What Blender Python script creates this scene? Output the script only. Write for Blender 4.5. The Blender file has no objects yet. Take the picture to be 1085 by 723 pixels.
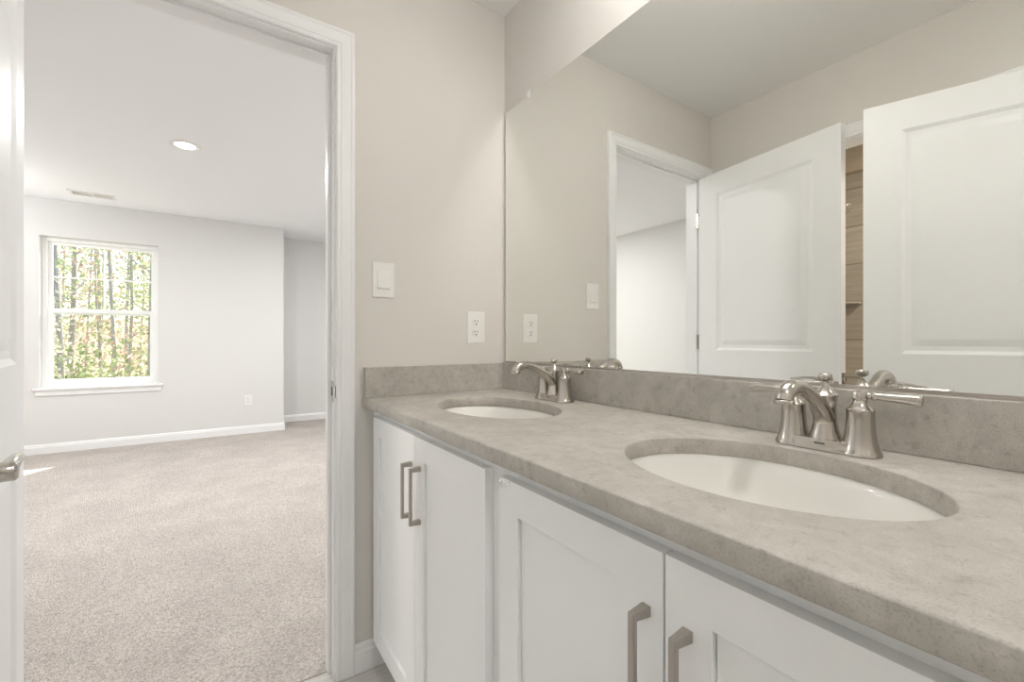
import bpy, bmesh, math, random
from mathutils import Vector, Matrix
R = math.radians
S = bpy.context.scene
COL = S.collection

# ------------------------------------------------------------ camera
cd = bpy.data.cameras.new('camera'); cam = bpy.data.objects.new('camera', cd); COL.objects.link(cam)
cd.sensor_width = 36.0; cd.lens = 468.6 / 1085 * 36
cd.clip_start = 0.01
cam.location = (-0.9892, -1.518, 1.1053)
cam.rotation_euler = (R(90), 0, R(-34.04))
S.camera = cam

# ------------------------------------------------------------ light and exposure
SUN_DIR = Vector((-0.70, -1.0, -0.95)).normalized()     # the way sunlight travels
SKY_STRENGTH = 0.42
SUN_ENERGY = 15.5
VANITY_EMIT = 41.0
BATH_FILL_W = 9.0
BED_DOWNLIGHT_W = 22.0  # shared by the visible downlight and the added fill ones
FILL_GLOBE_EMIT = 20.0
SHOWER_FILL_W = 22.0
S.view_settings.view_transform = 'Standard'
S.view_settings.look = 'None'
S.view_settings.gamma = 1.0
S.view_settings.use_curve_mapping = False
S.view_settings.exposure = 0.0
S.cycles.use_denoising = True
S.cycles.use_adaptive_sampling = False
S.cycles.max_bounces = 14
S.cycles.diffuse_bounces = 7
S.cycles.glossy_bounces = 6
S.cycles.transmission_bounces = 8
S.cycles.transparent_max_bounces = 12
S.cycles.sample_clamp_indirect = 30.0
S.cycles.caustics_reflective = True
S.cycles.blur_glossy = 0.0

W = bpy.data.worlds.new('world'); S.world = W; W.use_nodes = True
wn = W.node_tree.nodes; wl = W.node_tree.links
sky = wn.new('ShaderNodeTexSky'); sky.sky_type = 'NISHITA'; sky.sun_disc = False
sky.sun_elevation = math.asin(-SUN_DIR.z)
sky.sun_rotation = math.atan2(-SUN_DIR.x, -SUN_DIR.y)
sky.air_density = 1.0; sky.dust_density = 2.5; sky.ozone_density = 0.7
wl.new(sky.outputs[0], wn['Background'].inputs[0]); wn['Background'].inputs[1].default_value = SKY_STRENGTH
sd = bpy.data.lights.new('sun', 'SUN'); sun = bpy.data.objects.new('sun', sd); COL.objects.link(sun)
sd.energy = SUN_ENERGY; sd.angle = R(0.6); sd.color = (1, 0.95, 0.87)
sun.rotation_euler = SUN_DIR.to_track_quat('-Z', 'Y').to_euler(); sun.location = (2, 9, 8)


def lamp(name, kind, loc, energy, color=(1, 1, 1), size=0.1, rot=(0, 0, 0), spread=None):
    l = bpy.data.lights.new(name, kind); o = bpy.data.objects.new(name, l); COL.objects.link(o)
    l.energy = energy; l.color = color; o.location = loc; o.rotation_euler = rot
    if kind == 'AREA':
        l.shape = 'DISK'; l.size = size
        if spread: l.spread = spread
    else:
        l.shadow_soft_size = size
    return o


# ------------------------------------------------------------ materials
def mat(name, color, rough=0.5, metal=0.0, spec=0.5):
    m = bpy.data.materials.new(name); m.use_nodes = True
    b = m.node_tree.nodes['Principled BSDF']
    b.inputs['Base Color'].default_value = (*color, 1)
    b.inputs['Roughness'].default_value = rough
    b.inputs['Metallic'].default_value = metal
    b.inputs['Specular IOR Level'].default_value = spec
    return m


def nodes(m):
    return m.node_tree.nodes, m.node_tree.links, m.node_tree.nodes['Principled BSDF']


def add_bump(m, scale, strength, dist=0.001, detail=3, kind='noise', stretch=None):
    n, l, b = nodes(m)
    tc = n.new('ShaderNodeTexCoord'); t = n.new('ShaderNodeTexNoise')
    t.inputs['Scale'].default_value = scale; t.inputs['Detail'].default_value = detail
    src = tc.outputs['Object']
    if stretch:
        mp = n.new('ShaderNodeMapping'); mp.inputs['Scale'].default_value = stretch
        l.new(src, mp.inputs[0]); src = mp.outputs[0]
    l.new(src, t.inputs['Vector'])
    bp = n.new('ShaderNodeBump'); bp.inputs['Strength'].default_value = strength; bp.inputs['Distance'].default_value = dist
    l.new(t.outputs[0], bp.inputs['Height']); l.new(bp.outputs[0], b.inputs['Normal'])
    return t, tc


def ramp(n, stops):
    r = n.new('ShaderNodeValToRGB'); e = r.color_ramp.elements
    while len(e) < len(stops): e.new(0.5)
    for k, (p, c) in enumerate(stops):
        e[k].position = p; e[k].color = (*c, 1)
    return r


M = {}
M['wall'] = mat('greige_wall_paint', (0.69, 0.667, 0.632), 0.75, spec=0.25); add_bump(M['wall'], 350, 0.12, 0.0006)
M['bedwall'] = mat('pale_wall_paint', (0.715, 0.715, 0.708), 0.8, spec=0.25); add_bump(M['bedwall'], 350, 0.1, 0.0006)
M['ceil'] = mat('flat_ceiling_paint', (0.84, 0.838, 0.83), 0.9, spec=0.1)
M['trim'] = mat('white_semigloss_trim', (0.83, 0.835, 0.84), 0.3, spec=0.5)
M['door'] = mat('white_door_paint', (0.84, 0.845, 0.845), 0.38, spec=0.5)
M['cab'] = mat('white_cabinet_paint', (0.86, 0.875, 0.885), 0.28, spec=0.5)
M['plastic'] = mat('white_plastic', (0.82, 0.81, 0.79), 0.3)
M['vinyl'] = mat('white_window_vinyl', (0.85, 0.86, 0.85), 0.35)
M['slot'] = mat('dark_slot', (0.05, 0.045, 0.04), 0.6)
M['nickel'] = mat('brushed_nickel', (0.54, 0.51, 0.47), 0.2, 1.0)
add_bump(M['nickel'], 60, 0.05, 0.0005, 2, stretch=(1, 1, 60))
M['pull'] = mat('satin_nickel_pull', (0.47, 0.435, 0.40), 0.36, 1.0)
M['chrome'] = mat('bright_chrome', (0.75, 0.74, 0.72), 0.12, 1.0)
M['mirror'] = mat('silvered_mirror', (0.89, 0.90, 0.875), 0.0, 1.0)
M['mirror_edge'] = mat('dark_mirror_edge', (0.16, 0.17, 0.16), 0.3)
M['porcelain'] = mat('glazed_porcelain', (0.78, 0.77, 0.74), 0.06, spec=0.6)
M['clip'] = mat('clear_clip', (0.85, 0.85, 0.84), 0.15)
M['logo'] = mat('engraved_mark', (0.24, 0.225, 0.21), 0.4, 0.9)
M['bulb'] = mat('frosted_lamp_glass', (0.9, 0.88, 0.85), 0.4)
n, l, b = nodes(M['bulb']); b.inputs['Emission Color'].default_value = (1, 0.98, 0.95, 1); b.inputs['Emission Strength'].default_value = VANITY_EMIT
M['lens'] = mat('lit_downlight_lens', (0.9, 0.9, 0.9), 0.4)
n, l, b = nodes(M['lens']); b.inputs['Emission Color'].default_value = (1, 0.97, 0.93, 1); b.inputs['Emission Strength'].default_value = 5.0

# window glass
g = bpy.data.materials.new('window_glass'); g.use_nodes = True; n = g.node_tree.nodes; l = g.node_tree.links
n.remove(n['Principled BSDF'])
tr = n.new('ShaderNodeBsdfTransparent'); tr.inputs[0].default_value = (0.96, 0.98, 0.97, 1)
gl = n.new('ShaderNodeBsdfGlossy'); gl.inputs['Roughness'].default_value = 0.02
fr = n.new('ShaderNodeFresnel'); fr.inputs[0].default_value = 1.35
mx = n.new('ShaderNodeMixShader')
ge = n.new('ShaderNodeNewGeometry'); k1 = n.new('ShaderNodeMath'); k1.operation = 'SUBTRACT'; k1.inputs[0].default_value = 1.0
k2 = n.new('ShaderNodeMath'); k2.operation = 'MULTIPLY'
l.new(ge.outputs['Backfacing'], k1.inputs[1]); l.new(k1.outputs[0], k2.inputs[0]); l.new(fr.outputs[0], k2.inputs[1])
l.new(k2.outputs[0], mx.inputs[0]); l.new(tr.outputs[0], mx.inputs[1]); l.new(gl.outputs[0], mx.inputs[2])
l.new(mx.outputs[0], n['Material Output'].inputs[0]); M['glass'] = g
# clear film
g = bpy.data.materials.new('clear_film'); g.use_nodes = True; n = g.node_tree.nodes; l = g.node_tree.links
b = n['Principled BSDF']; b.inputs['Base Color'].default_value = (0.92, 0.92, 0.92, 1); b.inputs['Roughness'].default_value = 0.1
b.inputs['Alpha'].default_value = 0.3; M['film'] = g


# quartz counter: mottled warm grey with fine speckle
def quartz(name, base, dark, light):
    m = mat(name, base, 0.42, spec=0.45); n, l, b = nodes(m)
    tc = n.new('ShaderNodeTexCoord')
    a = n.new('ShaderNodeTexNoise'); a.inputs['Scale'].default_value = 16; a.inputs['Detail'].default_value = 7; a.inputs['Roughness'].default_value = 0.66; a.inputs['Distortion'].default_value = 0.6
    l.new(tc.outputs['Object'], a.inputs['Vector'])
    r1 = ramp(n, [(0.34, dark), (0.5, base), (0.68, light)]); l.new(a.outputs[0], r1.inputs[0])
    s = n.new('ShaderNodeTexNoise'); s.inputs['Scale'].default_value = 420; s.inputs['Detail'].default_value = 1
    l.new(tc.outputs['Object'], s.inputs['Vector'])
    r2 = ramp(n, [(0.32, (0.84, 0.83, 0.82)), (0.47, (1, 1, 1)), (0.72, (1.0, 1.0, 1.0))]); l.new(s.outputs[0], r2.inputs[0])
    v = n.new('ShaderNodeTexNoise'); v.inputs['Scale'].default_value = 55; v.inputs['Detail'].default_value = 5; v.inputs['Roughness'].default_value = 0.7
    l.new(tc.outputs['Object'], v.inputs['Vector'])
    r3 = ramp(n, [(0.33, (0.72, 0.70, 0.67)), (0.44, (0.97, 0.97, 0.965)), (0.58, (1, 1, 1)), (0.70, (1.18, 1.17, 1.16))]); l.new(v.outputs[0], r3.inputs[0])
    m1 = n.new('ShaderNodeMix'); m1.data_type = 'RGBA'; m1.blend_type = 'MULTIPLY'; m1.inputs[0].default_value = 1
    l.new(r1.outputs[0], m1.inputs[6]); l.new(r2.outputs[0], m1.inputs[7])
    m2 = n.new('ShaderNodeMix'); m2.data_type = 'RGBA'; m2.blend_type = 'MULTIPLY'; m2.inputs[0].default_value = 0.8
    l.new(m1.outputs[2], m2.inputs[6]); l.new(r3.outputs[0], m2.inputs[7])
    l.new(m2.outputs[2], b.inputs['Base Color'])
    return m


M['quartz'] = quartz('warm_grey_quartz', (0.45, 0.427, 0.39), (0.385, 0.364, 0.33), (0.51, 0.488, 0.452))

# carpet
m = mat('beige_carpet', (0.5, 0.43, 0.37), 1.0, spec=0.05); n, l, b = nodes(m)
tc = n.new('ShaderNodeTexCoord')
a = n.new('ShaderNodeTexNoise'); a.inputs['Scale'].default_value = 120; a.inputs['Detail'].default_value = 4; a.inputs['Roughness'].default_value = 0.7
l.new(tc.outputs['Object'], a.inputs['Vector'])
r = ramp(n, [(0.30, (0.34, 0.308, 0.28)), (0.5, (0.585, 0.54, 0.505)), (0.70, (0.76, 0.715, 0.68))]); l.new(a.outputs[0], r.inputs[0])
a2 = n.new('ShaderNodeTexNoise'); a2.inputs['Scale'].default_value = 3.5; a2.inputs['Detail'].default_value = 3
l.new(tc.outputs['Object'], a2.inputs['Vector'])
r2 = ramp(n, [(0.35, (0.93, 0.92, 0.91)), (0.65, (1.05, 1.04, 1.03))]); l.new(a2.outputs[0], r2.inputs[0])
mm = n.new('ShaderNodeMix'); mm.data_type = 'RGBA'; mm.blend_type = 'MULTIPLY'; mm.inputs[0].default_value = 1
l.new(r.outputs[0], mm.inputs[6]); l.new(r2.outputs[0], mm.inputs[7]); l.new(mm.outputs[2], b.inputs['Base Color'])
bp = n.new('ShaderNodeBump'); bp.inputs['Strength'].default_value = 0.9; bp.inputs['Distance'].default_value = 0.008
vo = n.new('ShaderNodeTexVoronoi'); vo.inputs['Scale'].default_value = 150; l.new(tc.outputs['Object'], vo.inputs['Vector'])
l.new(vo.outputs[0], bp.inputs['Height']); l.new(bp.outputs[0], b.inputs['Normal'])
M['carpet'] = m


# vinyl plank floor and wood-look tile: long grain plus plank joints
def plank(name, c0, c1, c2, grain, brick, rough, joint):
    m = mat(name, c1, rough, spec=0.4); n, l, b = nodes(m)
    tc = n.new('ShaderNodeTexCoord')
    mp = n.new('ShaderNodeMapping'); mp.inputs['Scale'].default_value = grain; l.new(tc.outputs['Object'], mp.inputs[0])
    a = n.new('ShaderNodeTexNoise'); a.inputs['Scale'].default_value = 1; a.inputs['Detail'].default_value = 6; a.inputs['Roughness'].default_value = 0.6
    l.new(mp.outputs[0], a.inputs['Vector'])
    r = ramp(n, [(0.3, c0), (0.5, c1), (0.7, c2)]); l.new(a.outputs[0], r.inputs[0])
    mp2 = n.new('ShaderNodeMapping'); mp2.inputs['Location'].default_value = brick['loc']
    if brick['upright']:        # courses stacked along z
        sx = n.new('ShaderNodeSeparateXYZ'); cx_ = n.new('ShaderNodeCombineXYZ'); ad = n.new('ShaderNodeMath')
        l.new(tc.outputs['Object'], sx.inputs[0]); l.new(sx.outputs[0], ad.inputs[0]); l.new(sx.outputs[1], ad.inputs[1])
        l.new(ad.outputs[0], cx_.inputs[0]); l.new(sx.outputs[2], cx_.inputs[1]); l.new(cx_.outputs[0], mp2.inputs[0])
    else:
        l.new(tc.outputs['Object'], mp2.inputs[0])
    br = n.new('ShaderNodeTexBrick'); br.inputs['Scale'].default_value = 1; br.inputs['Brick Width'].default_value = brick['w']; br.inputs['Row Height'].default_value = brick['h']
    br.inputs['Mortar Size'].default_value = brick['m']; br.inputs['Mortar Smooth'].default_value = 0.1
    br.inputs['Color1'].default_value = (1, 1, 1, 1); br.inputs['Color2'].default_value = (0.88, 0.88, 0.88, 1); br.inputs['Mortar'].default_value = (*joint, 1)
    l.new(mp2.outputs[0], br.inputs['Vector'])
    mm = n.new('ShaderNodeMix'); mm.data_type = 'RGBA'; mm.blend_type = 'MULTIPLY'; mm.inputs[0].default_value = 1
    l.new(r.outputs[0], mm.inputs[6]); l.new(br.outputs[0], mm.inputs[7]); l.new(mm.outputs[2], b.inputs['Base Color'])
    return m


M['vinylfloor'] = plank('pale_grey_vinyl_plank', (0.55, 0.53, 0.50), (0.64, 0.62, 0.59), (0.70, 0.685, 0.66), (4, 60, 4),
                        dict(upright=False, loc=(0.3, 0.02, 0), w=1.2, h=0.18, m=0.0015), 0.4, (0.6, 0.6, 0.6))
M['tile'] = plank('wood_look_wall_tile', (0.41, 0.365, 0.305), (0.47, 0.425, 0.36), (0.53, 0.485, 0.415), (3, 3, 45),
                  dict(upright=True, loc=(0.1, -0.099, 0), w=1.2, h=0.254, m=0.004), 0.35, (0.5, 0.5, 0.5))
M['bark'] = mat('grey_bark', (0.50, 0.475, 0.45), 0.9); add_bump(M['bark'], 25, 0.6, 0.02, 4, stretch=(1, 1, 0.2))
M['litter'] = mat('leaf_litter', (0.34, 0.25, 0.16), 1.0)
n, l, b = nodes(M['litter'])
tc = n.new('ShaderNodeTexCoord'); a = n.new('ShaderNodeTexNoise'); a.inputs['Scale'].default_value = 6; a.inputs['Detail'].default_value = 8
l.new(tc.outputs['Object'], a.inputs['Vector'])
r = ramp(n, [(0.35, (0.18, 0.13, 0.09)), (0.5, (0.42, 0.30, 0.17)), (0.65, (0.62, 0.50, 0.33))]); l.new(a.outputs[0], r.inputs[0]); l.new(r.outputs[0], b.inputs['Base Color'])


def leafmat(name, c):
    m = bpy.data.materials.new(name); m.use_nodes = True; n = m.node_tree.nodes; l = m.node_tree.links
    n.remove(n['Principled BSDF'])
    d = n.new('ShaderNodeBsdfDiffuse'); t = n.new('ShaderNodeBsdfTranslucent'); mx = n.new('ShaderNodeMixShader'); mx.inputs[0].default_value = 0.5
    tc = n.new('ShaderNodeTexCoord'); no = n.new('ShaderNodeTexNoise'); no.inputs['Scale'].default_value = 2.5
    l.new(tc.outputs['Object'], no.inputs['Vector'])
    r = ramp(n, [(0.35, tuple(x * 0.7 for x in c)), (0.65, tuple(min(1, x * 1.25) for x in c))]); l.new(no.outputs[0], r.inputs[0])
    for s in (d, t): l.new(r.outputs[0], s.inputs[0])
    l.new(d.outputs[0], mx.inputs[1]); l.new(t.outputs[0], mx.inputs[2]); l.new(mx.outputs[0], n['Material Output'].inputs[0])
    return m


M['leaf_yellow'] = leafmat('yellow_leaves', (0.80, 0.71, 0.45))
M['leaf_green'] = leafmat('green_leaves', (0.42, 0.50, 0.27))
M['leaf_russet'] = leafmat('russet_leaves', (0.66, 0.52, 0.43))
M['leaf_pale'] = leafmat('pale_leaves', (0.74, 0.72, 0.60))


# ------------------------------------------------------------ helpers
def obj(name, bm, m, parent=None, smooth=False, bevel=0.0, seg=2, angle=35):
    me = bpy.data.meshes.new(name)
    bmesh.ops.recalc_face_normals(bm, faces=bm.faces)
    bm.to_mesh(me); bm.free()
    for x in (m if isinstance(m, (list, tuple)) else [m]): me.materials.append(x)
    o = bpy.data.objects.new(name, me); COL.objects.link(o)
    if parent: o.parent = parent
    if smooth:
        for p in me.polygons: p.use_smooth = True
    if bevel:
        bv = o.modifiers.new('bevel', 'BEVEL'); bv.width = bevel; bv.segments = seg; bv.limit_method = 'ANGLE'; bv.angle_limit = R(angle)
        bv.harden_normals = False
    return o


def tag(o, label=None, cat=None, group=None, kind=None):
    if label: o['label'] = label
    if cat: o['category'] = cat
    if group: o['group'] = group
    if kind: o['kind'] = kind
    return o


def empty(name, loc, label, cat, rotz=0, group=None, kind=None):
    o = bpy.data.objects.new(name, None); COL.objects.link(o); o.empty_display_size = 0.05
    o.location = loc; o.rotation_euler = (0, 0, rotz)
    return tag(o, label, cat, group, kind)


def box(bm, x0, x1, y0, y1, z0, z1, mi=0):
    v = [bm.verts.new((x, y, z)) for x in (x0, x1) for y in (y0, y1) for z in (z0, z1)]
    for q in ((0, 1, 3, 2), (4, 6, 7, 5), (0, 4, 5, 1), (2, 3, 7, 6), (0, 2, 6, 4), (1, 5, 7, 3)):
        bm.faces.new([v[i] for i in q]).material_index = mi
    return bm


def boxes(*bs):
    bm = bmesh.new()
    for q in bs: box(bm, *q)
    return bm


def ring_bridge(bm, a, c, closed=True):
    k = len(a)
    for i in range(k if closed else k - 1):
        j = (i + 1) % k
        bm.faces.new((a[i], a[j], c[j], c[i]))


def lathe(bm, prof, seg=32, mx=None, cap0=True, cap1=True, sy=1.0):
    mx = mx or Matrix()
    rings = []
    for r, z in prof:
        rings.append([bm.verts.new(mx @ Vector((r * math.cos(t), sy * r * math.sin(t), z))) for t in [2 * math.pi * i / seg for i in range(seg)]])
    for a, c in zip(rings, rings[1:]): ring_bridge(bm, a, c)
    if cap0: bm.faces.new(rings[0])
    if cap1: bm.faces.new(rings[-1])
    return bm


def spline(pts, sub=6):
    out = []
    P = [Vector(p) for p in pts]; P = [P[0]] + P + [P[-1]]
    for i in range(1, len(P) - 2):
        for k in range(sub):
            t = k / sub
            a, b_, c, d = P[i - 1], P[i], P[i + 1], P[i + 2]
            out.append(0.5 * (2 * b_ + (c - a) * t + (2 * a - 5 * b_ + 4 * c - d) * t * t + (3 * b_ - a - 3 * c + d) * t ** 3))
    out.append(P[-2])
    return out


def tube(bm, pts, radii, seg=16, sub=6, flat=1.0, up=Vector((0, 0, 1))):
    """round tube through points, radius interpolated; flat squashes it along the local second axis"""
    c = spline(pts, sub); rr = spline([(r, 0, 0) for r in radii], sub)
    rings = []
    for i, p in enumerate(c):
        d = (c[min(i + 1, len(c) - 1)] - c[max(i - 1, 0)]).normalized()
        s = d.cross(up)
        if s.length < 1e-4: s = d.cross(Vector((0, 1, 0)))
        s.normalize(); u = s.cross(d).normalized(); r = rr[i].x
        rings.append([bm.verts.new(p + s * r * math.cos(t) + u * r * flat * math.sin(t)) for t in [2 * math.pi * k / seg for k in range(seg)]])
    for a, b_ in zip(rings, rings[1:]): ring_bridge(bm, a, b_)
    bm.faces.new(rings[0]); bm.faces.new(rings[-1])
    return bm


def copy_tree(o, parent=None):
    c = o.copy(); COL.objects.link(c); c.parent = parent
    for ch in list(o.children): copy_tree(ch, c)
    return c


# ------------------------------------------------------------ measurements
XW, H, HB = -1.474, 2.4321, 2.504           # bathroom left wall, ceilings
T = 0.112                                   # partition thickness
JL, JR, JH = -1.402, -0.664, 2.058          # bedroom doorway, jamb faces and head
YB, YB2, XA = 4.6194, 5.1826, -0.2651       # window wall, alcove wall, alcove corner
WX0, WX1, WZ0, WZ1 = -2.3914, -1.4863, 0.639, 2.1404
BX0, BX1 = -3.49, 1.25
BY0 = -2.75                                 # wall behind the camera
SY0, SY1, SH = -1.60, -0.62, 2.045          # shower room doorway in left wall
SBX, SNY = -2.59, -0.235                    # tiled back wall and end wall of the shower


def struct(name, bm, m, label, cat, **k):
    return tag(obj(name, bm, m, **k), label, cat, kind='structure')


# ------------------------------------------------------------ room shell
struct('floor', boxes((-2.75, 0.0, BY0, 0.052, -0.08, 0.0)), M['vinylfloor'], 'pale grey vinyl plank bathroom floor below the vanity', 'floor')
struct('floor_bedroom', boxes((BX0, BX1, 0.052, YB2, -0.08, 0.004)), M['carpet'], 'beige carpet covering the bedroom floor beyond the doorway', 'carpet')
ro = 0.018
struct('wall_north', boxes((BX0, JL - ro, 0, T, 0, HB), (JR + ro, BX1, 0, T, 0, HB), (JL - ro, JR + ro, 0, T, JH + ro, HB)), M['wall'],
       'greige painted wall with the open doorway and the light switch', 'wall')
struct('wall_east', boxes((0, 0.12, BY0, 0, 0, HB)), M['wall'], 'greige painted wall carrying the large mirror above the counter', 'wall')
struct('wall_west', boxes((XW - 0.115, XW, SY1 + ro, 0, 0, HB), (XW - 0.115, XW, BY0, SY0 - ro, 0, HB), (XW - 0.115, XW, SY0 - ro, SY1 + ro, SH + ro, HB)), M['wall'],
       'greige wall behind the two white doors, seen in the mirror', 'wall')
struct('wall_south', boxes((-2.75, 0.12, BY0 - 0.1, BY0, 0, HB)), M['wall'], 'greige wall at the end of the bathroom behind the viewpoint', 'wall')
struct('ceiling', boxes((-2.75, 0.0, BY0, 0.0, H, H + 0.1)), M['ceil'], 'bathroom ceiling, greyish in the mirror above the doors', 'ceiling')
struct('ceiling_bedroom', boxes((BX0, BX1, T, YB2, HB, HB + 0.1)), mat('white_bedroom_ceiling', (0.87, 0.885, 0.90), 0.9, spec=0.1), 'white bedroom ceiling with the small round downlight', 'ceiling')
# shower room seen through the gap between the two doors
struct('wall_shower_back', boxes((SBX - 0.1, SBX, BY0, 0.0, 0, 2.232)), M['tile'], 'brown wood-look tiled shower wall in the gap between the doors', 'wall')
struct('wall_shower_top', boxes((SBX - 0.1, SBX - 0.008, BY0, 0.0, 2.232, H)), mat('warm_dim_wall_paint', (0.56, 0.48, 0.38), 0.8), 'painted strip above the shower tile, warm dim light put into its tan', 'wall')  # brown cast of the dim, warm-lit room is put into this colour
struct('trim_1', boxes((SBX - 0.009, SBX + 0.006, -1.7, SNY, 2.232, 2.246)), mat('tile_edge_trim', (0.30, 0.25, 0.19), 0.4), 'thin dark edge strip capping the shower tile', 'tile trim')
struct('wall_shower_end', boxes((SBX, XW - 0.115, SNY, SNY + 0.1, 0, H)), M['tile'], 'tiled end wall of the shower holding the shower head', 'wall')
# bedroom walls
wt = 0.17
struct('wall_bedroom_north', boxes((BX0, WX0, YB, YB + wt, 0, HB), (WX1, XA, YB, YB + wt, 0, HB), (WX0, WX1, YB, YB + wt, 0, WZ0), (WX0, WX1, YB, YB + wt, WZ1, HB)), M['bedwall'],
       'pale bedroom wall around the window', 'wall')
struct('wall_bedroom_alcove', boxes((XA - 0.1, BX1, YB2, YB2 + 0.1, 0, HB), (XA - 0.1, XA, YB + wt, YB2, 0, HB)), M['bedwall'], 'set-back pale wall right of the outer bedroom corner', 'wall')
struct('wall_bedroom_west', boxes((BX0 - 0.1, BX0, 0, YB + wt, 0, HB)), M['bedwall'], 'bedroom side wall, bright white in the mirrored doorway', 'wall')
struct('wall_bedroom_east', boxes((BX1, BX1 + 0.1, 0, YB2 + 0.1, 0, HB)), M['bedwall'], 'bedroom wall on the far side of the alcove', 'wall')


# baseboards: swept profile along x or y
def baseboard(name, p0, p1, nrm, label, h=0.092, t=0.014):
    bm = bmesh.new(); p0 = Vector(p0); p1 = Vector(p1); nv = Vector(nrm)
    prof = [(0, 0), (t, 0), (t, h * 0.72), (t * 0.75, h * 0.78), (t * 0.7, h * 0.9), (t * 0.35, h), (0, h)]
    a = [bm.verts.new(p0 + nv * d + Vector((0, 0, z))) for d, z in prof]
    c = [bm.verts.new(p1 + nv * d + Vector((0, 0, z))) for d, z in prof]
    ring_bridge(bm, a, c); bm.faces.new(a); bm.faces.new(c)
    return struct(name, bm, M['trim'], label, 'baseboard')


baseboard('baseboard_north', (JR + 0.063, 0, 0), (-0.4605, 0, 0), (0, -1, 0), 'short white baseboard between the door casing and the vanity')
baseboard('baseboard_bedroom_north', (BX0, YB, 0.004), (XA, YB, 0.004), (0, -1, 0), 'long white baseboard under the bedroom window')
baseboard('baseboard_bedroom_corner', (XA, YB - 0.013, 0.004), (XA, YB2, 0.004), (1, 0, 0), 'white baseboard turning the outer bedroom corner')
baseboard('baseboard_bedroom_alcove', (XA, YB2, 0.004), (BX1, YB2, 0.004), (0, -1, 0), 'white baseboard at the foot of the set-back wall')
baseboard('baseboard_bedroom_west', (BX0, T, 0.004), (BX0, YB, 0.004), (1, 0, 0), 'white baseboard along the bedroom side wall')
baseboard('baseboard_west', (XW, SY1 + 0.065, 0), (XW, 0, 0), (1, 0, 0), 'white baseboard of the left bathroom wall behind the open door')


# door casing: mitred profile on a wall
def casing(name, lo, hi, head, place, label):
    """place(a, z, d) -> world point; a along the wall, d out of the wall"""
    prof = [(0, 0), (0, .009), (.004, .0115), (.010, .0115), (.013, .010), (.016, .0125), (.030, .0145), (.044, .016), (.048, .0185), (.053, .0185), (.057, .015), (.057, 0)]
    bm = bmesh.new(); rings = []
    for k in range(4):
        ring = []
        for w, d in prof:
            a = (lo - w) if k < 2 else (hi + w); z = 0.0 if k in (0, 3) else head + w
            ring.append(bm.verts.new(place(a, z, d)))
        rings.append(ring)
    for r0, r1 in zip(rings, rings[1:]): ring_bridge(bm, r0, r1)
    bm.faces.new(rings[0]); bm.faces.new(rings[-1])
    return struct(name, bm, M['trim'], label, 'door casing')


casing('trim_2', JL - .006, JR + .006, JH + .006, lambda a, z, d: (a, -d, z), 'white moulded casing around the bedroom doorway')
casing('trim_3', JL - .006, JR + .006, JH + .006, lambda a, z, d: (a, T + d, z), 'white casing on the bedroom side of the doorway')
casing('trim_4', SY0 - .006, SY1 + .006, SH + .006, lambda a, z, d: (XW + d, a, z), 'white casing of the shower room doorway, between the doors in the mirror')
jb = bmesh.new()
for q in ((JL - ro, JL, 0, T, 0, JH + ro), (JR, JR + ro, 0, T, 0, JH + ro), (JL, JR, 0, T, JH, JH + ro),
          (JL, JL + .011, .038, .072, 0, JH), (JR - .011, JR, .038, .072, 0, JH), (JL + .011, JR - .011, .038, .072, JH - .011, JH)): box(jb, *q)
jamb = struct('trim_5', jb, M['trim'], 'white door jamb and stop lining the bedroom doorway', 'door jamb', bevel=.0015)
jb = boxes((XW - .115, XW, SY0 - ro, SY0, 0, SH + ro), (XW - .115, XW, SY1, SY1 + ro, 0, SH + ro), (XW - .115, XW, SY0, SY1, SH, SH + ro))
struct('trim_6', jb, M['trim'], 'white jamb lining the shower room doorway', 'door jamb', bevel=.0015)
# strike plate on the right jamb
bm = boxes((JR - .0015, JR, .004, .034, .905, .975))
lip = [(JR - .0015, .004), (JR - .003, -.004), (JR + .002, -.011)]
for (xa, ya), (xb, yb) in zip(lip, lip[1:]):
    v = [bm.verts.new(p) for p in ((xa, ya, .918), (xb, yb, .922), (xb, yb, .958), (xa, ya, .962))]; bm.faces.new(v)
    v = [bm.verts.new(p) for p in ((xa + .0015, ya, .918), (xb + .0015, yb, .922), (xb + .0015, yb, .958), (xa + .0015, ya, .962))]; bm.faces.new(v)
sp = obj('strike_plate', bm, M['chrome'], jamb); sp['label'] = 'nickel strike plate'
obj('strike_hole', boxes((JR - .0022, JR - .0015, .012, .026, .925, .955)), M['slot'], sp)


# ------------------------------------------------------------ doors
def panel_faces(bm, Y, s, w, h, panels, u0, u1):
    """one face of a moulded two-panel door at y=Y, recesses going in direction s"""
    def P(x, z, d): return bm.verts.new((x, Y + s * d, z))
    zs = [0.0]
    for z0, z1 in panels: zs += [z0, z1]
    zs.append(h)
    def quad(x0, x1, z0, z1): bm.faces.new((P(x0, z0, 0), P(x1, z0, 0), P(x1, z1, 0), P(x0, z1, 0)))
    quad(0, u0, 0, h); quad(u1, w, 0, h)
    for i in range(0, len(zs), 2): quad(u0, u1, zs[i], zs[i + 1])
    steps = [(0, 0), (.006, .0035), (.013, .008), (.030, .009), (.047, .0045), (.056, .0025)]
    for z0, z1 in panels:
        rings = [[P(u0 + i, z0 + i, d), P(u1 - i, z0 + i, d), P(u1 - i, z1 - i, d), P(u0 + i, z1 - i, d)] for i, d in steps]
        for a, c in zip(rings, rings[1:]): ring_bridge(bm, a, c)
        bm.faces.new(rings[-1])


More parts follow.
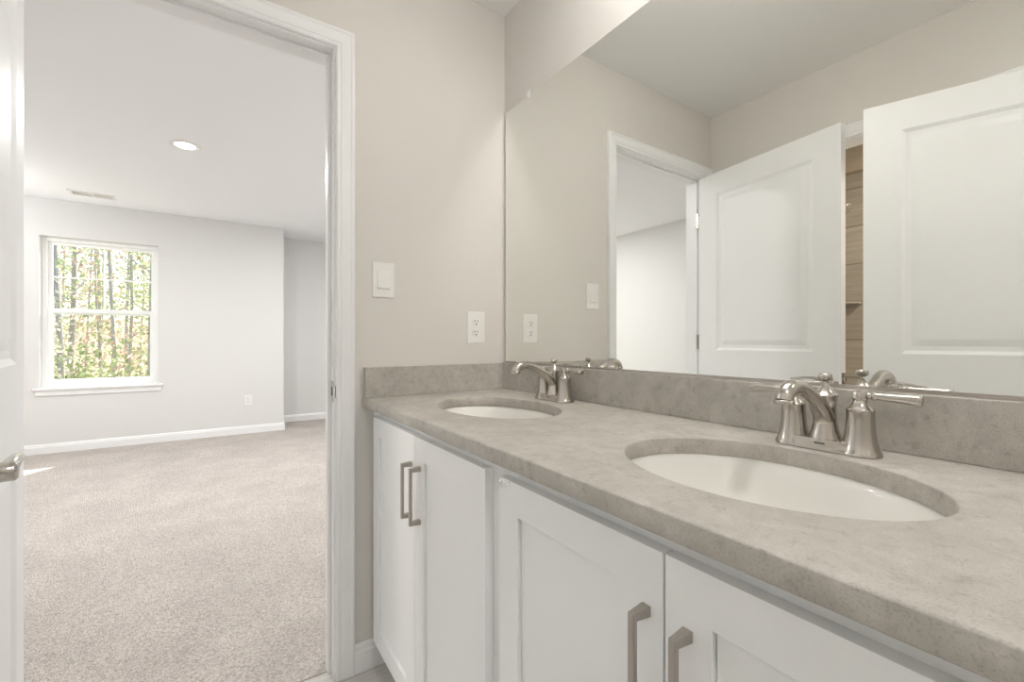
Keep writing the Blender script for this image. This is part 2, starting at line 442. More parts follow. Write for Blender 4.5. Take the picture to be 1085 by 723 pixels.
def door(name, loc, u, w, h, ysign, label, lever_dir):
    """local X along the leaf from the hinge, visible face at local y=0, leaf body on the side ysign"""
    t = .035
    bm = bmesh.new()
    pan = [(0.24, 0.86), (1.045, h - .115)]
    panel_faces(bm, 0, ysign, w, h, pan, .116, w - .116)
    panel_faces(bm, ysign * t, -ysign, w, h, pan, .116, w - .116)
    for e in (((0, 0), (0, h)), ((0, h), (w, h)), ((w, h), (w, 0)), ((w, 0), (0, 0))):
        (xa, za), (xb, zb) = e
        bm.faces.new([bm.verts.new(p) for p in ((xa, 0, za), (xb, 0, zb), (xb, ysign * t, zb), (xa, ysign * t, za))])
    bmesh.ops.remove_doubles(bm, verts=bm.verts, dist=1e-5)
    d = tag(obj(name, bm, M['door'], bevel=.0012, seg=2, angle=60), label, 'door', kind='structure')
    d.location = loc; d.rotation_euler = (0, 0, math.atan2(u[1], u[0]))
    # lever sets on both faces
    for side in (0, 1):
        y0 = 0 if side == 0 else ysign * t
        o = -ysign if side == 0 else ysign           # outward direction
        mx = Matrix.Translation((w - .062, y0, .924)) @ Matrix.Rotation(R(-90) * o, 4, 'X')
        bm = lathe(bmesh.new(), [(.0325, 0), (.0325, .004), (.029, .0075), (.017, .010), (.0125, .014), (.0115, .040), (.013, .042), (.013, .056), (.010, .059)], 32, mx)
        ro_ = obj('lever_handle', bm, M['nickel'], d, smooth=True, bevel=.0005); ro_['label'] = 'satin nickel door lever'
        bm = bmesh.new(); yy = y0 + o * .049
        tube(bm, [(w - .062, yy, .926), (w - .085, yy + o * .002, .931), (w - .120, yy + o * .003, .931), (w - .155, yy + o * .001, .926), (w - .186, yy - o * .003, .922)],
             [.0105, .0095, .008, .007, .005], 14, 6, .72)
        obj('lever', bm, M['nickel'], ro_, smooth=True)
    # latch on the free edge
    yc = ysign * t / 2
    la = obj('latch', boxes((w, w + .0015, yc - .0125, yc + .0125, .902, .958)), M['nickel'], d)
    obj('latch_bolt', boxes((w + .0015, w + .011, yc - .007, yc + .007, .920, .940)), M['nickel'], la, bevel=.002)
    # hinges at the hinge edge
    for z in (1.80, 1.09, .22):
        bm = lathe(bmesh.new(), [(.008, z - .043), (.008, z + .043)], 12, Matrix.Translation((-.0247, ysign * .0165, 0)))
        box(bm, -.0247, -.0005, ysign * .0165 - .001, ysign * .0165 + .001, z - .043, z + .043)
        obj('hinge', bm, M['nickel'], d, bevel=.0006)
    return d


p1, q1 = Vector((-1.363, .006)), Vector((-1.2525, -.735))
door('door_1', (p1.x, p1.y, .010), (q1 - p1), (q1 - p1).length, 2.036, -1, 'white two-panel door standing open beside the bedroom doorway', -1)
p2, q2 = Vector((-1.445, -1.56)), Vector((-1.21, -.827))
door('door_2', (p2.x, p2.y, .010), (q2 - p2), (q2 - p2).length, 2.036, 1, 'white panelled door ajar at the shower room, cooler white in the mirror', -1)

# ------------------------------------------------------------ vanity cabinets
XD, XF = -.555, -.536     # door fronts, face frame front


def pull(parent, y, zc):
    """square arch pull on a door front: bar and two tapering posts"""
    bm = bmesh.new(); L = .067; xo = XD - .0255
    for s in (-1, 1):
        a = [bm.verts.new((XD, y + sy * .0065, zc + s * L + sz * .0065)) for sy, sz in ((-1, -1), (1, -1), (1, 1), (-1, 1))]
        c = [bm.verts.new((xo, y + sy * .0045, zc + s * L + sz * .0050)) for sy, sz in ((-1, -1), (1, -1), (1, 1), (-1, 1))]
        ring_bridge(bm, a, c); bm.faces.new(a); bm.faces.new(c)
    box(bm, xo - .0035, xo + .0035, y - .0046, y + .0046, zc - L - .0051, zc + L + .0051)
    p = obj('handle', bm, M['pull'], parent, bevel=.0009); p['label'] = 'satin nickel square pull'
    return p


def shaker(parent, y0, y1, z0, z1, hy):
    """y0 > y1; framed door with a flat recessed panel"""
    st, dp = .058, .0065
    bm = bmesh.new()
    def P(y, z, x): return bm.verts.new((x, y, z))
    o = [(y0, z0), (y1, z0), (y1, z1), (y0, z1)]
    i = [(y0 - st, z0 + st), (y1 + st, z0 + st), (y1 + st, z1 - st), (y0 - st, z1 - st)]
    i2 = [(y0 - st - .0018, z0 + st + .0018), (y1 + st + .0018, z0 + st + .0018), (y1 + st + .0018, z1 - st - .0018), (y0 - st - .0018, z1 - st - .0018)]
    R0 = [P(y, z, XF) for y, z in o]; R1 = [P(y, z, XD) for y, z in o]; R2 = [P(y, z, XD) for y, z in i]; R3 = [P(y, z, XD + dp + .004) for y, z in i]; R4 = [P(y, z, XD + dp + .004) for y, z in i2]; R5 = [P(y, z, XD + dp) for y, z in i2]
    ring_bridge(bm, R0, R1); ring_bridge(bm, R1, R2); ring_bridge(bm, R2, R3); ring_bridge(bm, R3, R4); ring_bridge(bm, R4, R5); bm.faces.new(R5); bm.faces.new(R0)
    d = obj('door', bm, M['cab'], parent, bevel=.0006)
    pull(d, hy, .714)
    return d


def cabinet(name, y0, y1, label, doors):
    c = empty(name, (0, 0, 0), label, 'cabinet', group=None)
    f_ = XF + .019
    bm = boxes((XF, f_, y0 - .045, y0, .105, .8835), (XF, f_, y1, y1 + .045, .105, .8835),            # face frame stiles
               (XF, f_, y1 + .045, y0 - .045, .835, .8835), (XF, f_, y1 + .045, y0 - .045, .105, .150),  # rails
               (f_, -.003, y0 - .016, y0, .105, .8835), (f_, -.003, y1, y1 + .016, .105, .8835),       # sides
               (f_, -.003, y1 + .016, y0 - .016, .105, .121), (-.012, -.003, y1 + .016, y0 - .016, .121, .8835),
               (XF + .075, XF + .090, y1, y0, 0, .105))
    obj('carcass', bm, M['cab'], c, bevel=.001)
    for a in doors: shaker(c, *a)
    return c


cabinet('vanity_cabinet', -.004, -.8185, 'white shaker vanity cabinet under the far sink, next to the doorway',
        [(-.064, -.4215, .124, .858, -.401), (-.4235, -.783, .124, .858, -.458)])
cabinet('vanity_cabinet', -.8195, -1.60, 'white shaker vanity cabinet under the near sink, farther from the doorway',
        [(-.834, -1.1895, .124, .858, -1.166), (-1.1925, -1.548, .124, .858, -1.222)])
# torn protective film left on the corner of a cabinet door
bm = bmesh.new(); rnd = random.Random(3)
g_ = [[bm.verts.new((XD - .0006 - rnd.random() * .0016, -.836 - .036 * i / 6 + rnd.uniform(-.001, .001), .857 - .020 * j / 4 * (1 - i / 9) + rnd.uniform(-.001, .001))) for j in range(5)] for i in range(7)]
for i in range(6):
    for j in range(4): bm.faces.new((g_[i][j], g_[i + 1][j], g_[i + 1][j + 1], g_[i][j + 1]))
bmesh.ops.solidify(bm, geom=bm.faces[:], thickness=.0002)
tag(obj('film_scrap', bm, M['film']), 'torn scrap of clear protective film on the cabinet door corner', 'film')

# ------------------------------------------------------------ countertop with two oval cut-outs
CZ, CT = .914, .030
CX0, CX1, CY0, CY1 = -.572, -.001, -1.63, -.0015
SINKS = [(-.3005, -.4167, .2300, .1560), (-.3030, -1.1700, .2160, .1660)]
bm = bmesh.new()
e = .003
top_x0 = CX0 + e


def V(x, y, z): return bm.verts.new((x, y, z))


cuts = [CY1, -.79, CY0 + e]
for k, (cx, cy, ea, eb) in enumerate(SINKS):
    ya, yb = cuts[k], cuts[k + 1]
    corners = [math.atan2(y - cy, x - cx) for x in (top_x0, CX1) for y in (ya, yb)]
    ang = sorted([(-math.pi + 2 * math.pi * i / 96) for i in range(96)] + corners)
    outer, outb = [], []
    for t in ang:
        dx, dy = math.cos(t), math.sin(t); sc = []
        if abs(dx) > 1e-9: sc.append(((CX1 if dx > 0 else top_x0) - cx) / dx)
        if abs(dy) > 1e-9: sc.append(((ya if dy > 0 else yb) - cy) / dy)
        q = min(s for s in sc if s > 0)
        outer.append(V(cx + q * dx, cy + q * dy, CZ)); outb.append(V(cx + q * dx, cy + q * dy, CZ - CT))
    def ell(off, z):
        return [V(cx + (eb + off) * math.cos(p), cy + (ea + off) * math.sin(p), z) for p in [math.atan2(math.sin(t) / ea, math.cos(t) / eb) for t in ang]]
    r = [outer, ell(.0022, CZ), ell(.0006, CZ - .0006), ell(0, CZ - .0022), ell(0, CZ - CT + .001), ell(.001, CZ - CT), outb]
    for a, c in zip(r, r[1:]): ring_bridge(bm, a, c)
# front and end edges with an eased arris
fr_ = [(0, CZ), (-e * .7, CZ - e * .3), (-e, CZ - e), (-e, CZ - CT + e), (-e * .7, CZ - CT + .001), (0, CZ - CT)]
a = [V(top_x0 + dx, CY1, z) for dx, z in fr_]; c = [V(top_x0 + dx, CY0 + e + dx, z) for dx, z in fr_]; d = [V(CX1, CY0 + e + dx, z) for dx, z in fr_]
ring_bridge(bm, a, c, False); ring_bridge(bm, c, d, False); bm.faces.new(a)
bmesh.ops.remove_doubles(bm, verts=bm.verts, dist=1e-5)
ctop = tag(obj('countertop', bm, M['quartz'], smooth=False), 'warm grey quartz vanity top with two oval sink openings', 'countertop')
for p in ctop.data.polygons:
    if abs(p.normal.z) < .999 : p.use_smooth = True
ctop.data.set_sharp_from_angle(angle=R(50))
obj('back_splash', boxes((-.021, -.001, CY0, CY1, CZ + .0003, 1.0165)), M['quartz'], ctop, bevel=.0015)
obj('side_splash', boxes((CX0 + .003, -.0215, -.0215, CY1, CZ + .0003, 1.0165)), M['quartz'], ctop, bevel=.0015)

# ------------------------------------------------------------ sinks
for k, (cx, cy, ea, eb) in enumerate(SINKS):
    s = empty('sink', (cx, cy, 0), ['far oval white undermount sink, nearer the doorway wall', 'near oval white undermount sink, in front of the larger faucet'][k], 'sink', group='undermount sinks in the vanity top')
    prof = [(1.13, CZ - CT - .0145), (1.13, CZ - CT - .0005), (1.02, CZ - CT - .0005), (1.005, CZ - CT - .004), (.985, CZ - CT - .016), (.955, CZ - CT - .042), (.90, CZ - CT - .078),
            (.80, CZ - CT - .108), (.62, CZ - CT - .130), (.38, CZ - CT - .141), (.12, CZ - CT - .146)]
    back = [(.12, CZ - CT - .156), (.40, CZ - CT - .152), (.66, CZ - CT - .141), (.86, CZ - CT - .117), (.96, CZ - CT - .08), (1.02, CZ - CT - .03)]
    bm = bmesh.new(); N = 72; rings = []
    for q, z in prof + back:
        rings.append([bm.verts.new((eb * q * math.cos(t), ea * q * math.sin(t), z)) for t in [2 * math.pi * i / N for i in range(N)]])
    for a, c in zip(rings, rings[1:]): ring_bridge(bm, a, c)
    ring_bridge(bm, rings[-1], rings[0])
    obj('basin', bm, M['porcelain'], s, smooth=True).data.set_sharp_from_angle(angle=R(60))
    zz = CZ - CT - .146
    bm = lathe(bmesh.new(), [(.021, zz - .02), (.021, zz + .0005), (.019, zz + .0025), (.0155, zz + .002), (.0150, zz - .001), (.0135, zz + .001), (.008, zz + .004), (.001, zz + .0045)], 32)
    obj('drain', bm, M['chrome'], s, smooth=True)['label'] = 'metal pop-up drain'

# ------------------------------------------------------------ faucets (user side is -x)


def faucet(x, y, label):
    f = empty('faucet', (x, y, CZ + .0003), label, 'faucet', group='faucets on the vanity top')
    # base plate: two bell feet joined by a waisted bridge
    bm = bmesh.new(); N = 64
    def outline(sc, z):
        out = []
        for i in range(N):
            t = 2 * math.pi * i / N
            yy = .0785 * math.copysign(abs(math.sin(t)) ** .55, math.sin(t)); xx = .0275 * math.copysign(abs(math.cos(t)) ** .55, math.cos(t))
            out.append(bm.verts.new((xx * sc, yy * (1 - (1 - sc) * .35), z)))
        return out
    rs = [outline(1.0, 0), outline(1.0, .003), outline(.94, .006), outline(.90, .008), outline(.86, .019), outline(.82, .0205)]
    for a, c in zip(rs, rs[1:]): ring_bridge(bm, a, c)
    bm.faces.new(rs[0]); bm.faces.new(rs[-1])
    bp_ = obj('base_plate', bm, M['nickel'], f, smooth=True, bevel=.0005); bp_.data.set_sharp_from_angle(angle=R(45))
    bm = boxes((-.0246, -.0238, -.008, .008, .0115, .0148))
    obj('engraved_mark', bm, M['logo'], bp_)
    # spout column and spout
    bm = lathe(bmesh.new(), [(.0245, .018), (.0235, .024), (.0205, .034), (.0180, .048), (.0170, .064), (.0172, .080), (.0185, .092), (.0195, .094), (.0195, .0965), (.015, .1005), (.0085, .108), (.005, .114)], 40)
    col = obj('spout_column', bm, M['nickel'], f, smooth=True); col.data.set_sharp_from_angle(angle=R(40))
    bm = bmesh.new()
    tube(bm, [(0, 0, .036), (-.004, 0, .056), (-.022, 0, .0755), (-.050, 0, .0935), (-.082, 0, .1095), (-.108, 0, .1165), (-.130, 0, .1155), (-.145, 0, .107), (-.150, 0, .096)],
         [.0166, .0166, .0150, .0128, .0118, .0118, .0125, .0132, .0132], 24, 8, 1.0, up=Vector((0, 1, 0)))
    sp_ = obj('spout', bm, M['nickel'], f, smooth=True)
    bm = lathe(bmesh.new(), [(.0148, .0915), (.0148, .097), (.0135, .0985)], 28, Matrix.Translation((-.150, 0, 0)))
    obj('aerator', bm, M['nickel'], sp_, smooth=True, bevel=.0006)
    # lift rod finial
    bm = lathe(bmesh.new(), [(.0035, .110), (.0032, .119), (.006, .1205), (.0095, .123), (.0105, .127), (.0105, .131), (.0085, .1335), (.001, .1345)], 28)
    obj('lift_rod', bm, M['nickel'], f, smooth=True).data.set_sharp_from_angle(angle=R(50))
    # two bell handles with levers
    for s in (-1, 1):
        mx = Matrix.Translation((0, s * .0515, 0))
        bm = lathe(bmesh.new(), [(.0300, .0005), (.0300, .004), (.0285, .007), (.0265, .011), (.0240, .020), (.0218, .032), (.0203, .046), (.0195, .060), (.0195, .071), (.0198, .0735)], 40, mx)
        h = obj('handle', bm, M['nickel'], f, smooth=True); h.data.set_sharp_from_angle(angle=R(45))
        bm = lathe(bmesh.new(), [(.0180, .0728), (.0180, .0742)], 32, mx)
        obj('shadow_gap', bm, M['logo'], h, smooth=False)
        bm = lathe(bmesh.new(), [(.0198, .0742), (.0198, .076), (.0175, .0785), (.0135, .083), (.0105, .089), (.0100, .092), (.0115, .093), (.0115, .1045), (.0105, .1065), (.004, .1075)], 32, mx)
        obj('handle_cap', bm, M['nickel'], h, smooth=True).data.set_sharp_from_angle(angle=R(45))
        bm = bmesh.new(); y1 = s * .0515
        tube(bm, [(0, y1 + s * .008, .1000), (0, y1 + s * .016, .1000), (0, y1 + s * .0185, .1000), (0, y1 + s * .0215, .1000), (0, y1 + s * .030, .0998), (0, y1 + s * .060, .0990), (0, y1 + s * .074, .0985), (0, y1 + s * .0785, .0983)],
             [.0052, .0052, .0078, .0058, .0062, .0080, .0092, .0078], 20, 6, 1.0)
        obj('lever', bm, M['nickel'], h, smooth=True)
    return f


faucet(-.090, -1.179, 'near nickel two-lever faucet behind the near sink')
faucet(-.080, -.414, 'far nickel two-lever faucet behind the far sink')

# ------------------------------------------------------------ mirror
MX = -.0045
bm = bmesh.new(); box(bm, MX, -.0005, -1.62, -.0145, 1.019, 2.032)
bm.faces.ensure_lookup_table()
mo = obj('mirror', bm, [M['mirror'], M['mirror_edge']]); tag(mo, 'large frameless wall mirror above the backsplash', 'mirror')
for p in mo.data.polygons: p.material_index = 0 if p.normal.x < -.9 else 1
for yc in (-.1714, -.82, -1.46):
    bm = boxes((MX - .003, -.0005, yc - .009, yc + .009, 2.0325, 2.047), (MX - .003, MX - .0003, yc - .006, yc + .006, 2.022, 2.0325))
    obj('clip', bm, M['clip'], mo, bevel=.001)['label'] = 'small clear plastic clip'
obj('bottom_channel', boxes((MX - .0022, MX - .0006, -1.62, -.0145, 1.0172, 1.0235)), M['pull'], mo)['label'] = 'thin metal channel'

# ------------------------------------------------------------ switch, outlets
sw = empty('light_switch', (-.502, 0, 1.316), 'white rocker light switch plate on the wall right of the door casing', 'light switch')
obj('wall_plate', boxes((-.0385, .0385, -.0055, -.0003, -.0605, .0605)), M['plastic'], sw, bevel=.002)
bm = bmesh.new()
a = [bm.verts.new(p) for p in ((-.0225, -.0055, -.031), (.0225, -.0055, -.031), (.0225, -.0055, .031), (-.0225, -.0055, .031))]
c = [bm.verts.new(p) for p in ((-.0215, -.0120, -.029), (.0215, -.0120, -.029), (.0215, -.0072, .030), (-.0215, -.0072, .030))]
ring_bridge(bm, a, c); bm.faces.new(c); bm.faces.new(a)
obj('rocker', bm, M['plastic'], sw, bevel=.0008)


def outlet(loc, rz, label, sc=1.0):
    o = empty('outlet', loc, label, 'outlet', rotz=rz)
    obj('wall_plate', boxes((-.0385 * sc, .0385 * sc, -.0055, -.0003, -.0615 * sc, .0615 * sc)), M['plastic'], o, bevel=.002)
    for z in (.0205, -.0205):
        bm = bmesh.new(); N = 24; rr = []
        for dep, k in ((-.005, 1), (-.0068, 1), (-.0072, .95)):
            rr.append([bm.verts.new((k * .0165 * math.cos(2 * math.pi * i / N), dep, z + k * max(-.0135, min(.0135, .0172 * math.sin(2 * math.pi * i / N))))) for i in range(N)])
        for a, c in zip(rr, rr[1:]): ring_bridge(bm, a, c)
        bm.faces.new(rr[-1]); bm.faces.new(rr[0])
        f = obj('receptacle', bm, M['plastic'], o)
        bm = boxes((-.0075, -.0052, -.0077, -.007, z + .000, z + .009), (.0052, .0075, -.0077, -.007, z + .001, z + .008))
        lathe(bm, [(.0030, 0), (.0030, .0007)], 12, Matrix.Translation((0, -.007, z - .007)) @ Matrix.Rotation(R(90), 4, 'X'))
        obj('slots', bm, M['slot'], f)
    bm = lathe(bmesh.new(), [(.003, 0), (.0025, .001)], 12, Matrix.Translation((0, -.0055, 0)) @ Matrix.Rotation(R(90), 4, 'X'))
    obj('screw', bm, M['plastic'], o)
    return o


outlet((-.137, 0, 1.158), 0, 'white duplex outlet on the wall above the side splash')
outlet((-.6455, YB, .401), 0, 'small white outlet low on the bedroom window wall')

# ------------------------------------------------------------ vanity light above the mirror (outside the frame)
vl = empty('vanity_light', (0, -1.03, 2.285), 'nickel vanity light bar with frosted glass shades above the mirror', 'wall light')
obj('back_plate', boxes((-.022, -.0005, -.32, .32, -.035, .075)), M['nickel'], vl, bevel=.004)
for yy in (-.23, 0, .23):
    bm = lathe(bmesh.new(), [(.008, 0), (.008, .11)], 16, Matrix.Translation((-.02, yy, .058)) @ Matrix.Rotation(R(-90), 4, 'Y'))
    obj('arm', bm, M['nickel'], vl, smooth=True)
    bm = lathe(bmesh.new(), [(.03, .050), (.03, .066), (.024, .070)], 24, Matrix.Translation((-.150, yy, 0)))
    obj('shade_cap', bm, M['nickel'], vl, smooth=True, bevel=.001)
    bm = lathe(bmesh.new(), [(.030, .050), (.040, .042), (.046, .025), (.050, .00), (.050, -.012)], 28, Matrix.Translation((-.150, yy, 0)))
    obj('glass_shade', bm, M['bulb'], vl, smooth=True)


# ------------------------------------------------------------ downlights, added fill lights, ceiling vent
def downlight(loc, label, energy, color, real=True, group=None):
    d = empty('downlight', loc, label, 'ceiling light', group=group)
    bm = lathe(bmesh.new(), [(.062, -.001), (.064, -.006), (.080, -.009), (.0935, -.004), (.0945, -.0003)], 40, cap0=False, cap1=False)
    ring = bm.verts[:]
    obj('trim_ring', bm, M['plastic'], d, smooth=True)
    bm = lathe(bmesh.new(), [(.064, -.0005), (.064, -.0045), (.05, -.0062), (.001, -.0068)], 40)
    obj('lens', bm, M['lens'], d, smooth=True)['label'] = 'lit white lens'
    lamp('downlight_lamp', 'AREA', (loc[0], loc[1], loc[2] - .012), energy, color, .12)
    return d


for i, (x, y) in enumerate([(-1.155, 2.405), (-2.3, 2.405), (.45, 1.2), (.45, 3.1)]):  # first is the visible one; the rest are unseen, added to brighten the bedroom
    downlight((x, y, HB), ['round lit ceiling downlight seen through the doorway', 'second bedroom ceiling downlight, unseen and added as fill', 'added fill downlight beside the doorway wall, outside the picture',
                           'added fill downlight in front of the alcove, outside the picture'][i], BED_DOWNLIGHT_W, (1, 1, 1), group='bedroom downlights')
downlight((-.85, -2.1, H), 'added bathroom fill downlight behind the viewpoint', BATH_FILL_W, (1, .985, .96))  # unseen lamp added to lift the cabinet fronts and doors
downlight((-2.1, -1.3, H), 'added shower room fill downlight', SHOWER_FILL_W, (1, .92, .82))  # unseen warm lamp added to brighten the shower tile

gl_ = empty('fill_globe', (-2.85, 3.75, HB), 'unseen frosted globe fill light added near the window wall', 'ceiling light')  # no known fixture here; added to brighten the bedroom ceiling
obj('canopy', lathe(bmesh.new(), [(.06, -.0003), (.06, -.012), (.02, -.02), (.012, -.02), (.012, -.20)], 32), M['nickel'], gl_, smooth=True)
m = mat('fill_globe_glass', (0.9, 0.9, 0.9), 0.4); n, l, b = nodes(m)
b.inputs['Emission Color'].default_value = (1, 1, 1, 1); b.inputs['Emission Strength'].default_value = FILL_GLOBE_EMIT
obj('globe', lathe(bmesh.new(), [(.13 * math.sin(R(a)), -.32 + .13 * math.cos(R(a))) for a in range(8, 180, 8)], 32), m, gl_, smooth=True)

v = empty('ceiling_vent', (-1.945, 4.225, HB), 'white slotted air vent in the bedroom ceiling near the window', 'vent')
bm = boxes((-.165, .165, -.085, -.062, -.007, -.0003), (-.165, .165, .062, .085, -.007, -.0003), (-.165, -.14, -.062, .062, -.007, -.0003), (.14, .165, -.062, .062, -.007, -.0003), (-.008, .008, -.062, .062, -.007, -.0003))
obj('frame', bm, M['plastic'], v, bevel=.0015)
obj('throat', boxes((-.14, .14, -.062, .062, -.0012, -.0003)), mat('vent_throat', (.8, .8, .8), .7), v)
bm = bmesh.new()
for sx, an in ((-1, 30), (1, -30)):
    for k in range(6):
        x0, x1 = (-.138, -.009) if sx < 0 else (.009, .138); yc = -.052 + k * .0208
        dy, dz = .0085 * math.cos(R(an)), .0085 * math.sin(R(an))
        q = [(x0, yc - dy, -.0055 - dz * .45), (x1, yc - dy, -.0055 - dz * .45), (x1, yc + dy, -.0055 + dz * .45), (x0, yc + dy, -.0055 + dz * .45)]
        bm.faces.new([bm.verts.new(p) for p in q])
bmesh.ops.solidify(bm, geom=bm.faces[:], thickness=.001)
obj('louvers', bm, M['plastic'], v)

# ------------------------------------------------------------ bedroom window
w = empty('window_1', (0, 0, 0), 'white double-hung window with a divided upper sash looking onto woods', 'window', kind='structure')
fy0, fy1 = YB + .075, YB + .155
fw = .038
bm = boxes((WX0, WX0 + fw, fy0, fy1, WZ0, WZ1), (WX1 - fw, WX1, fy0, fy1, WZ0, WZ1), (WX0 + fw, WX1 - fw, fy0, fy1, WZ1 - fw, WZ1), (WX0 + fw, WX1 - fw, fy0, fy1, WZ0, WZ0 + fw))
obj('window_frame', bm, M['vinyl'], w, bevel=.003)
ix0, ix1, iz0, iz1 = WX0 + fw, WX1 - fw, WZ0 + fw, WZ1 - fw
zm = 1.405


def sash(name, y0, y1, z0, z1, st, rb, rt):
    bm = boxes((ix0, ix0 + st, y0, y1, z0, z1), (ix1 - st, ix1, y0, y1, z0, z1), (ix0 + st, ix1 - st, y0, y1, z0, z0 + rb), (ix0 + st, ix1 - st, y0, y1, z1 - rt, z1))
    s = obj(name, bm, M['vinyl'], w, bevel=.002)
    obj('glass', boxes((ix0 + st - .004, ix1 - st + .004, (y0 + y1) / 2 - .002, (y0 + y1) / 2 + .002, z0 + rb - .004, z1 - rt + .004)), M['glass'], s)
    return s


lo = sash('lower_sash', fy0 + .010, fy0 + .038, iz0, zm + .028, .038, .042, .034)
up = sash('upper_sash', fy0 + .042, fy0 + .070, zm - .028, iz1, .030, .030, .030)
xm = (ix0 + ix1) / 2; zz = (zm + iz1 - .03) / 2 + .012
obj('muntin', boxes((xm - .008, xm + .008, fy0 + .050, fy0 + .062, zm, iz1 - .028)), M['vinyl'], up)
obj('muntin', boxes((ix0 + .028, ix1 - .028, fy0 + .0505, fy0 + .0615, zz - .008, zz + .008)), M['vinyl'], up)
for xx in (ix0 + .22, ix1 - .16):
    obj('sash_lock', boxes((xx - .025, xx + .025, fy0 + .012, fy0 + .034, zm + .028, zm + .038), (xx - .006, xx + .022, fy0 + .006, fy0 + .02, zm + .034, zm + .044)), M['vinyl'], lo, bevel=.002)
bm = boxes((WX0 + .001, WX1 - .001, YB - .001, fy0 - .0005, WZ0 - .018, WZ0 + .004), (WX0 - .045, WX1 + .045, YB - .033, YB - .001, WZ0 - .018, WZ0 + .004))
obj('sill', bm, M['trim'], w, bevel=.004)
obj('apron', boxes((WX0 - .028, WX1 + .028, YB - .014, YB - .0005, WZ0 - .072, WZ0 - .018)), M['trim'], w, bevel=.004)

# ------------------------------------------------------------ shower fittings glimpsed between the doors
sh = empty('shower_head', (-2.2, SNY, 1.985), 'chrome shower head on a bent arm against the brown tile', 'shower head')
bm = lathe(bmesh.new(), [(.027, 0), (.027, .003), (.012, .010)], 24, Matrix.Rotation(R(90), 4, 'X'))
obj('flange', bm, M['chrome'], sh, smooth=True)
bm = bmesh.new(); tube(bm, [(0, -.004, 0), (0, -.06, .004), (0, -.11, -.012), (0, -.155, -.055)], [.009, .009, .009, .009], 12)
obj('arm', bm, M['chrome'], sh, smooth=True)
mx = Matrix.Translation((0, -.157, -.058)) @ Matrix.Rotation(R(-48), 4, 'X')
bm = lathe(bmesh.new(), [(.012, .012), (.014, -.004), (.022, -.018), (.047, -.034), (.050, -.040), (.049, -.046), (.044, -.048)], 32, mx)
obj('spray_head', bm, M['chrome'], sh, smooth=True)
bm = bmesh.new(); zt = 1.372
N = 14
arc = [(0, 0)] + [(.15 * math.cos(R(90) * i / N), -.15 * math.sin(R(90) * i / N)) for i in range(N + 1)]
a = [bm.verts.new((x, y, zt)) for x, y in arc]; c = [bm.verts.new((x, y, zt - .018)) for x, y in arc]
ring_bridge(bm, a, c); bm.faces.new(a); bm.faces.new(c)
cs = tag(obj('corner_shelf', bm, M['tile'], bevel=.002), 'small tiled corner shelf in the shower between the doors', 'shelf'); cs.location = (SBX + .0005, SNY - .0005, 0)

# ------------------------------------------------------------ woods outside the window
bm = bmesh.new(); nx, ny = 24, 16; rnd = random.Random(11)
gv = [[bm.verts.new((-22 + 40 * i / nx, YB + 1.2 + 38 * j / ny, -1.6 + .03 * j + .012 * j * j + rnd.uniform(-.1, .1))) for j in range(ny + 1)] for i in range(nx + 1)]
for i in range(nx):
    for j in range(ny): bm.faces.new((gv[i][j], gv[i + 1][j], gv[i + 1][j + 1], gv[i][j + 1]))
struct('ground', bm, M['litter'], 'leaf-strewn forest floor outside the bedroom window', 'ground')


def gz(y):
    j = (y - YB - 1.2) / 38 * 16; return -1.6 + .03 * j + .012 * j * j


def foliage_bm(rnd, blobs, n, size):
    bm = bmesh.new()
    for _ in range(n):
        (bx, by, bz, br) = blobs[rnd.randrange(len(blobs))]
        v = Vector((rnd.gauss(0, .5), rnd.gauss(0, .5), rnd.gauss(0, .45))) * br + Vector((bx, by, bz))
        s = size * rnd.uniform(.6, 1.3)
        a1 = Vector((rnd.uniform(-1, 1), rnd.uniform(-1, 1), rnd.uniform(-1, 1))).normalized()
        a2 = a1.orthogonal().normalized(); a3 = a1.cross(a2)
        q = [v - a1 * s, v + a2 * s * .55 + a3 * s * .12, v + a1 * s, v - a2 * s * .55 + a3 * s * .12]
        bm.faces.new([bm.verts.new(p) for p in q])
    return bm


KINDS = {
    'leaf_yellow': 'slender trunk with yellow autumn leaves in the woods outside the window',
    'leaf_green': 'slender trunk with green leaves in the woods outside the window',
    'leaf_russet': 'slender trunk with russet leaves in the woods outside the window',
    'leaf_pale': 'slender trunk with pale fading leaves in the woods outside the window'}


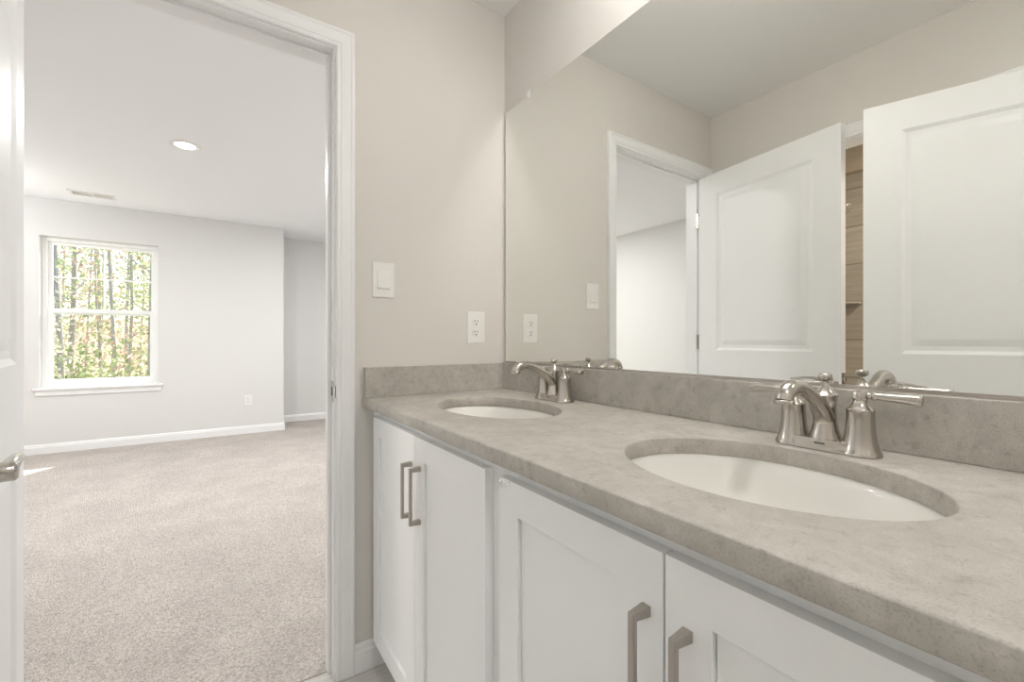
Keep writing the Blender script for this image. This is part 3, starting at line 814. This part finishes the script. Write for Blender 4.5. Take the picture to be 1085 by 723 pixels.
def tree(x, y, r, h, kind, rnd, top):
    g0 = gz(y) - .15
    lean = rnd.uniform(-.04, .04)
    t = empty('tree', (x, y, g0), KINDS[kind], 'tree', group=KINDS[kind].split(' in the')[0].replace('trunk', 'trees'))
    bm = bmesh.new()
    pts = [(lean * h * k / 4 + rnd.uniform(-.03, .03), rnd.uniform(-.03, .03), h * k / 4) for k in range(5)]
    tube(bm, pts, [r * 1.2, r, r * .9, r * .75, r * .55], 8, 3)
    for _ in range(4):
        z = rnd.uniform(.25, .8) * h; an = rnd.uniform(0, 6.28); L = rnd.uniform(.4, .9); x0 = lean * z
        tube(bm, [(x0, 0, z), (x0 + L * .5 * math.cos(an), L * .5 * math.sin(an), z + L * .3), (x0 + L * math.cos(an), L * math.sin(an), z + L * .75)], [r * .35, r * .22, r * .1], 6, 3)
    obj('trunk', bm, M['bark'], t, smooth=True)
    blobs = [(lean * z + rnd.uniform(-.55, .55), rnd.uniform(-.5, .5), z, rnd.uniform(.45, .8)) for z in [rnd.uniform(.6, top - g0) for _ in range(9)]]
    obj('foliage', foliage_bm(rnd, blobs, 850, .05), M[kind], t)
    return t


rnd = random.Random(5)
ks = ['leaf_yellow', 'leaf_green', 'leaf_pale', 'leaf_green', 'leaf_russet', 'leaf_green']
cnt = 0
for row, (yy, nrow, x0, x1) in enumerate([(9.5, 9, -5.4, .2), (12.0, 14, -7.6, 1.0), (15.0, 17, -10.0, 2.0), (18.5, 19, -13.0, 3.0), (22.5, 20, -16.0, 4.0)]):
    for k in range(nrow):
        x = x0 + (x1 - x0) * (k + rnd.uniform(.2, .8)) / nrow; y = yy + rnd.uniform(-1.1, 1.1)
        tree(x, y, rnd.uniform(.022, .06), rnd.uniform(5.0, 7.0), ks[cnt % 6] if rnd.random() < .8 else ks[rnd.randrange(6)], rnd, 1.6 + (y + 1.5) * .20)
        cnt += 1
for k in range(16):
    y = rnd.uniform(8.2, 12.5); x = -6.5 + 7.0 * (k + rnd.random()) / 16; g0 = gz(y)
    kind = ['leaf_pale', 'leaf_green', 'leaf_russet'][k % 3]
    nm = {'leaf_pale': 'pale', 'leaf_green': 'green', 'leaf_russet': 'russet'}[kind]
    s = empty('shrub', (x, y, g0 - .05), nm + ' leafy shrub low in the woods outside the window', 'shrub', group=nm + ' shrubs in the woods')
    bm = bmesh.new()
    for q in range(5):
        an = rnd.uniform(0, 6.28); L = rnd.uniform(.6, 1.2)
        tube(bm, [(0, 0, 0), (.2 * math.cos(an) * L, .2 * math.sin(an) * L, L * .6), (.5 * math.cos(an) * L, .5 * math.sin(an) * L, L * 1.3)], [.02, .014, .006], 6, 3)
    obj('stems', bm, M['bark'], s, smooth=True)
    obj('foliage', foliage_bm(rnd, [(rnd.uniform(-.6, .6), rnd.uniform(-.5, .5), rnd.uniform(.3, 1.7), .6) for _ in range(7)], 420, .045), M[kind], s)
